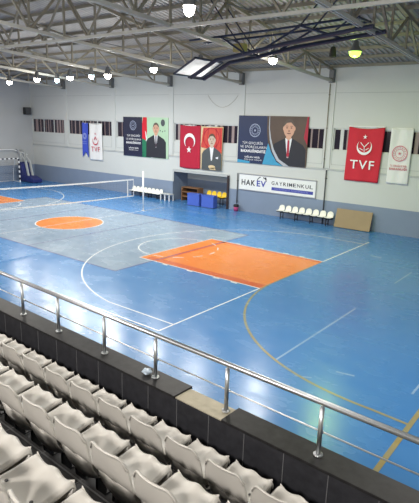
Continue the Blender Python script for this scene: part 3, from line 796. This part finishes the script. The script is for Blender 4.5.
# ------------------------------------------------------------------ benches with bucket seats along the wall
def mini_seat(b):
    prof = [(-.20,-.03), (-.21,0), (-.12,-.012), (0,-.018), (.11,-.006), (.16,.05), (.185,.15), (.205,.27), (.215,.31)]
    nv = 9; vs = []; fs = []
    for i, (y_, z_) in enumerate(prof):
        for j in range(nv):
            v = -1+2*j/(nv-1); back = max(0,(z_-.02)/.3)
            vs.append((v*(.2-.03*back), y_-.03*v*v*back, z_+.02*abs(v)**4*(1-back)-.10*back**3*abs(v)**3))
    for i in range(len(prof)-1):
        for j in range(nv-1): fs.append((i*nv+j, i*nv+j+1, (i+1)*nv+j+1, (i+1)*nv+j))
    b.add(vs, fs); return b
def seat_bench(label, cx, y, n, sp, sm, zs=.48, legs=3, rz=0, gap=None):
    t = thing('seat_bench', label, 'bench', (cx,y,0), rz, 'seat benches along the far wall')
    L = sp*(n-1)
    proto = mini_seat(MB())
    me = None
    for k in range(n):
        if gap is not None and k == gap: continue
        if me is None:
            o = proto.build('seat', sm, t, True, solid=.012); me = o
        else:
            o = me.copy(); COL.objects.link(o); o.parent = t
        o.location = (-L/2+k*sp, 0, zs)
    b = MB(); b.bb((-L/2-.22,-.1,zs-.10),(L/2+.22,-.05,zs-.05)); b.bb((-L/2-.22,.06,zs-.10),(L/2+.22,.11,zs-.05))
    b.build('beam', M['black'], t)
    for k in range(legs):
        x = -L/2+.1+(L-.2)*k/(legs-1)
        lg = MB(); lg.bb((x-.02,-.18,0),(x+.02,-.14,zs-.05)); lg.bb((x-.02,.14,0),(x+.02,.18,zs-.05)); lg.bb((x-.02,-.18,zs-.14),(x+.02,.18,zs-.1)); lg.bb((x-.02,-.18,.1),(x+.02,.18,.13))
        lg.build('leg', M['black'], t)
    return t
seat_bench('bench of eight white bucket seats on a black frame, under the sponsor sign', -4.95, 17.35, 8, .455, M['benchwhite'], .5, 4)
seat_bench('bench of white bucket seats behind the net post, under the navy banner', -18.1, 17.35, 8, .40, M['benchwhite'], .40, 4)
seat_bench('bench of four yellow bucket seats inside the wall recess', -12.35, 18.35, 4, .44, M['yellow'], .62, 2)
t = thing('low_table', 'low pale table with white legs beside the white bench at the recess', 'table', (-15.95,17.35,0))
MB().bb((-.49,-.25,.46),(.49,.25,.5)).build('table_top', M['tabletop'], t, bevel=.006)
for x in (-.42,.0,.42):
    for y in (-.2,.2): MB().bb((x-.03,y-.03,0),(x+.03,y+.03,.46)).build('leg', M['white'], t)
t = thing('wooden_rack', 'brown wooden rack standing in the recess behind the blue boxes', 'rack', (-14.55,18.5,0))
for x in (-.75,.75): MB().bb((x-.03,-.3,0),(x+.03,.3,1.0)).build('side_panel', M['wood'], t)
for z in (.3,.62,.95): MB().bb((-.75,-.3,z),(.75,.3,z+.05)).build('shelf', M['wood'], t)
MB().bb((-.72,.27,.05),(.72,.3,.95)).build('back_panel', M['brownjamb'], t)
def blue_box(x, y, label, rz):
    t = thing('padded_box', label, 'box', (x,y,0), rz, 'blue boxes before the recess')
    MB().bb((-.5,-.22,.03),(.5,.22,.78)).build('body', M['boxblue'], t, bevel=.012)
    MB().bb((-.515,-.235,.78),(.515,.235,.84)).build('lid', M['boxblue'], t, bevel=.01)
    MB().bb((-.48,-.2,0),(.48,.2,.03)).build('plinth', M['darkgrey'], t)
blue_box(-13.15,17.15,'left blue box of the two in front of the wall recess', .04)
blue_box(-11.95,17.2,'right blue box of the two, beside the yellow seats', .02)
tag(MB().bb((-10.9,Y1-.12,0),(-10.76,Y1-.035,RH-.02)).build('dark_post', M['brownjamb']), 'dark brown post at the right edge of the wall recess', 'post')
# drainpipes
def pipe(pts, r_, label):
    t = thing('drainpipe', label, 'pipe', (pts[0][0],Y1-.075,0))
    MB().tube([(p[0]-pts[0][0],0,p[1]) for p in pts], r_, 10).build('pipe', M['darkgrey'], t, True)
    z = pts[-1][1]-.5
    for zz in (.6, z): MB().bb((-.06,.0,zz),(.06,.0749,zz+.05)).build('clamp', M['steel_dark'], t)
pipe([(-10.08,.45),(-10.08,2.42)], .032, 'dark vertical pipe left of the sponsor sign, above the pink bin')
pipe([(-3.93,0),(-3.93,3.1)], .035, 'dark vertical pipe on the wall between bench and plywood board')
t = thing('drainpipe', 'thin grey pipe running up the pier above the ledge to the roof', 'pipe', (-4.12,Y1-.09,3.2))
MB().tube([(0,0,0),(0,0,4.6)], .025, 8).build('pipe', M['steel'], t, True)
for z in (.5,2.2,4.0): MB().bb((-.05,0,z),(.05,.0899,z+.04)).build('clamp', M['steel_dark'], t)
# cable loop on the wall
pts = [(-12.2+.9*0,7.3)]
cab = MB(); P_ = []
for k in range(25):
    u = k/24; P_.append((-12.75+2.4*u, Y1-.015, 7.25-.75*math.sin(PI*u)**.8))
cab.tube(P_, .008, 6); tag(cab.build('wall_cable', M['steel']), 'thin cable sagging in a loop on the wall above the portrait banner', 'cable')
# bin
t = thing('waste_bin', 'small pink waste bin with dark liner at the foot of the pipe', 'waste bin', (-9.95,17.5,0))
b = MB(); b.lathe([(0,0),(.13,0),(.17,.36),(.158,.36),(.12,.02),(0,.02)], n=18); b.build('bucket', M['pink'], t, True)
b = MB(); b.lathe([(.172,.28),(.182,.38),(.165,.42),(.14,.36),(.1,.2)], n=18); b.build('liner', M['black'], t, True)
# plywood board
a = math.atan2(.28,1.0)
t = thing('plywood_board', 'tan plywood board leaning on the wall right of the white bench', 'board', (-1.98,17.36,.0))
b = MB(); R_ = Matrix.Rotation(-a, 3, 'X'); b.box(R_ @ V(0,0,.53)+V(0,.0,.02), (2.08,.05,1.06), 0, R_); b.build('sheet', M['ply'], t, bevel=.004)
b = MB()
for x in (-.95,.95): b.box(R_ @ V(x,.05,.53)+V(0,.0,.02), (.06,.05,1.0), 0, R_)
b.build('batten', M['wood'], t)
# speaker on the ledge of the left wall
t = thing('loudspeaker', 'black loudspeaker box on the ledge of the left end wall', 'loudspeaker', (X0+.28,17.2,5.72))
MB().bb((-.2,-.28,0),(.2,.28,.62)).build('cabinet', M['black'], t, bevel=.02)
b = MB(); b.bb((.2,-.24,.04),(.21,.24,.58)); b.build('grille', M['darkgrey'], t)
MB().bb((-.2,-.1,-.0),(-.2799,.1,.2)).build('bracket', M['steel_dark'], t)

# ------------------------------------------------------------------ volleyball net and posts
def net_post(y, label):
    t = thing('net_post', label, 'net post', (-14,y,0), 0, 'volleyball net posts')
    MB().tube([(0,0,.02),(0,0,2.46)], .05, 14).build('pole', M['white'], t, True)
    MB().tube([(0,0,0),(0,0,.02)], .12, 18).build('floor_plate', M['white'], t, True)
    s = -1 if y > 7 else 1
    MB().bb((-.04,-.06 if s > 0 else .05,.95),(.04,-.15 if s > 0 else .15,1.1)).build('winch', M['darkgrey'], t)
    MB().tube([(0,0,2.46),(0,0,2.5)], [.05,.02], 14).build('cap', M['white'], t, True)
net_post(13.1, 'white volleyball post standing free at the right end of the net')
net_post(1.9, 'white volleyball post at the near end of the net, left of the view')
t = thing('volleyball_net', 'volleyball net with white tapes stretched across the court', 'net', (-14,0,0))
YN0, YN1 = 2.75, 12.27
def ztop(y): u = (y-YN0)/(YN1-YN0); return 2.19*(1-u)+2.03*u-.03*math.sin(PI*u)
def zbot(y): return ztop(y)-1.0+.03*0
yy = [YN0+(YN1-YN0)*k/24 for k in range(25)]
for nm, zf, hh in (('top_tape', ztop, .07), ('bottom_tape', zbot, .055)):
    b = MB()
    for k in range(24): b.add([(-.008,yy[k],zf(yy[k])-hh/2),(-.008,yy[k+1],zf(yy[k+1])-hh/2),(-.008,yy[k+1],zf(yy[k+1])+hh/2),(-.008,yy[k],zf(yy[k])+hh/2),
                               (.008,yy[k],zf(yy[k])-hh/2),(.008,yy[k+1],zf(yy[k+1])-hh/2),(.008,yy[k+1],zf(yy[k+1])+hh/2),(.008,yy[k],zf(yy[k])+hh/2)],
                              [(0,3,2,1),(4,5,6,7),(0,1,5,4),(3,7,6,2),(0,4,7,3),(1,2,6,5)])
    b.build(nm, M['white'], t)
for y in (3.2, 11.79): MB().bb((-.012,y-.03,zbot(y)),(.012,y+.03,ztop(y))).build('side_band', M['white'], t)
for y in (YN0, YN1): MB().tube([(0,y,zbot(y)),(0,y,ztop(y))], .014, 8).build('end_rod', M['white'], t)
b = MB(); y = YN0
while y < YN1: b.bar((0,y,zbot(y)),(0,y,ztop(y)),.0022,.0022); y += .12
for k in range(1, 9):
    for j in range(24): b.bar((0,yy[j],zbot(yy[j])+k/9.),(0,yy[j+1],zbot(yy[j+1])+k/9.),.0022,.0022)
b.build('mesh', M['netmesh'], t)
b = MB()
for z in (1.06,2.03): b.tube([(0,YN1,z),(0,13.045,z+.02)], .005, 6)
for z in (1.2,2.19): b.tube([(0,YN0,z),(0,1.95,z+.02)], .005, 6)
b.build('tie_rope', M['netmesh'], t)

# ------------------------------------------------------------------ handball goal and mobile hoop base, far left corner
t = thing('handball_goal', 'handball goal with dark and white striped frame in the far left corner', 'goal', (-31.6,13.9,0))
def stripes(p, q, nm):
    p, q = V(*p), V(*q); n = max(2, int((q-p).length/.2)); b = MB()
    for k in range(n): b.bar(p+(q-p)*k/n, p+(q-p)*(k+1)/n, .09, .09, k % 2)
    b.build(nm, [M['white'], M['goalblue']], t)
stripes((0,1.5,0),(0,1.5,2.04),'goal_post'); stripes((0,-1.5,0),(0,-1.5,2.04),'goal_post'); stripes((0,-1.5,2.04),(0,1.5,2.04),'crossbar')
for y in (-1.5,1.5): MB().tube([(0,y,2.04),(-.6,y,1.95),(-.95,y,.9),(-1.0,y,.03),(0,y,.03)], .02, 8).build('rear_stay', M['white'], t, True)
MB().tube([(-1.0,-1.5,.03),(-1.0,1.5,.03)], .02, 8).build('ground_bar', M['white'], t, True)
b = MB()
for k in range(26):
    y = -1.5+3*k/25; b.tube([(0,y,2.0),(-.6,y,1.9),(-.95,y,.9),(-1.0,y,.05)], .003, 3, cap=False)
for k in range(12):
    u = k/11; b.tube([(-.95*min(1,u*1.3),-1.5,2.0-1.9*u),(-.95*min(1,u*1.3),1.5,2.0-1.9*u)], .003, 3, cap=False)
b.build('net', M['whitecloth'], t)
t = thing('mobile_basketball_stand', 'navy padded mobile basketball stand with folded white arms beside the goal', 'basketball stand', (-31.2,16.15,0))
b = MB(); prof = [(-1.05,0.04),(1.15,.04),(1.15,.32),(.4,.55),(-.3,.62),(-.55,1.5),(-.95,1.7),(-1.05,1.6)]
n = len(prof); vs = [(x,-.45,z) for x,z in prof]+[(x,.45,z) for x,z in prof]
b.add(vs, [tuple(range(n)), tuple(range(2*n-1,n-1,-1))]+[(i,i+n,(i+1)%n+n,(i+1)%n) for i in range(n)]); b.build('padded_base', M['padblue'], t, bevel=.03)
for y in (-.2,.2):
    MB().bar((.1,y,.55),(-.25,y,1.85),.13,.16).build('mast', M['wallline'], t)
    MB().tube([(-.25,y,1.8),(-.7,y,2.2),(-1.1,y,2.6),(-1.6,y,2.72)], .045, 8).build('upper_arm', M['wallline'], t, True)
    MB().tube([(-.9,y,1.65),(-.95,y,2.45)], .06, 8).build('strut', M['wallline'], t, True)
b = MB()
for x in (-.9,.95):
    for y in (-.38,.38): b.tube([(x,y-.03,.05),(x,y+.03,.05)], .05, 12)
b.build('castor', M['black'], t)
tag(MB().tube([(X0+.25,12.0,2.75),(X0+.25,15.6,2.72),(X0+.28,16.0,2.6),(X0+.9,16.6,2.3)], .035, 8).build('overhead_pipe', M['white'], None, True), 'white curved pipe above the handball goal in the far left corner', 'pipe')
# ------------------------------------------------------------------ world and view
wd = bpy.data.worlds.new('world'); SC.world = wd; wd.use_nodes = True
wd.node_tree.nodes['Background'].inputs[0].default_value = (.6,.65,.7,1); wd.node_tree.nodes['Background'].inputs[1].default_value = .05
SC.view_settings.view_transform = 'Standard'; SC.view_settings.look = 'None'; SC.view_settings.gamma = 1; SC.view_settings.use_curve_mapping = False
SC.view_settings.exposure = -0.33
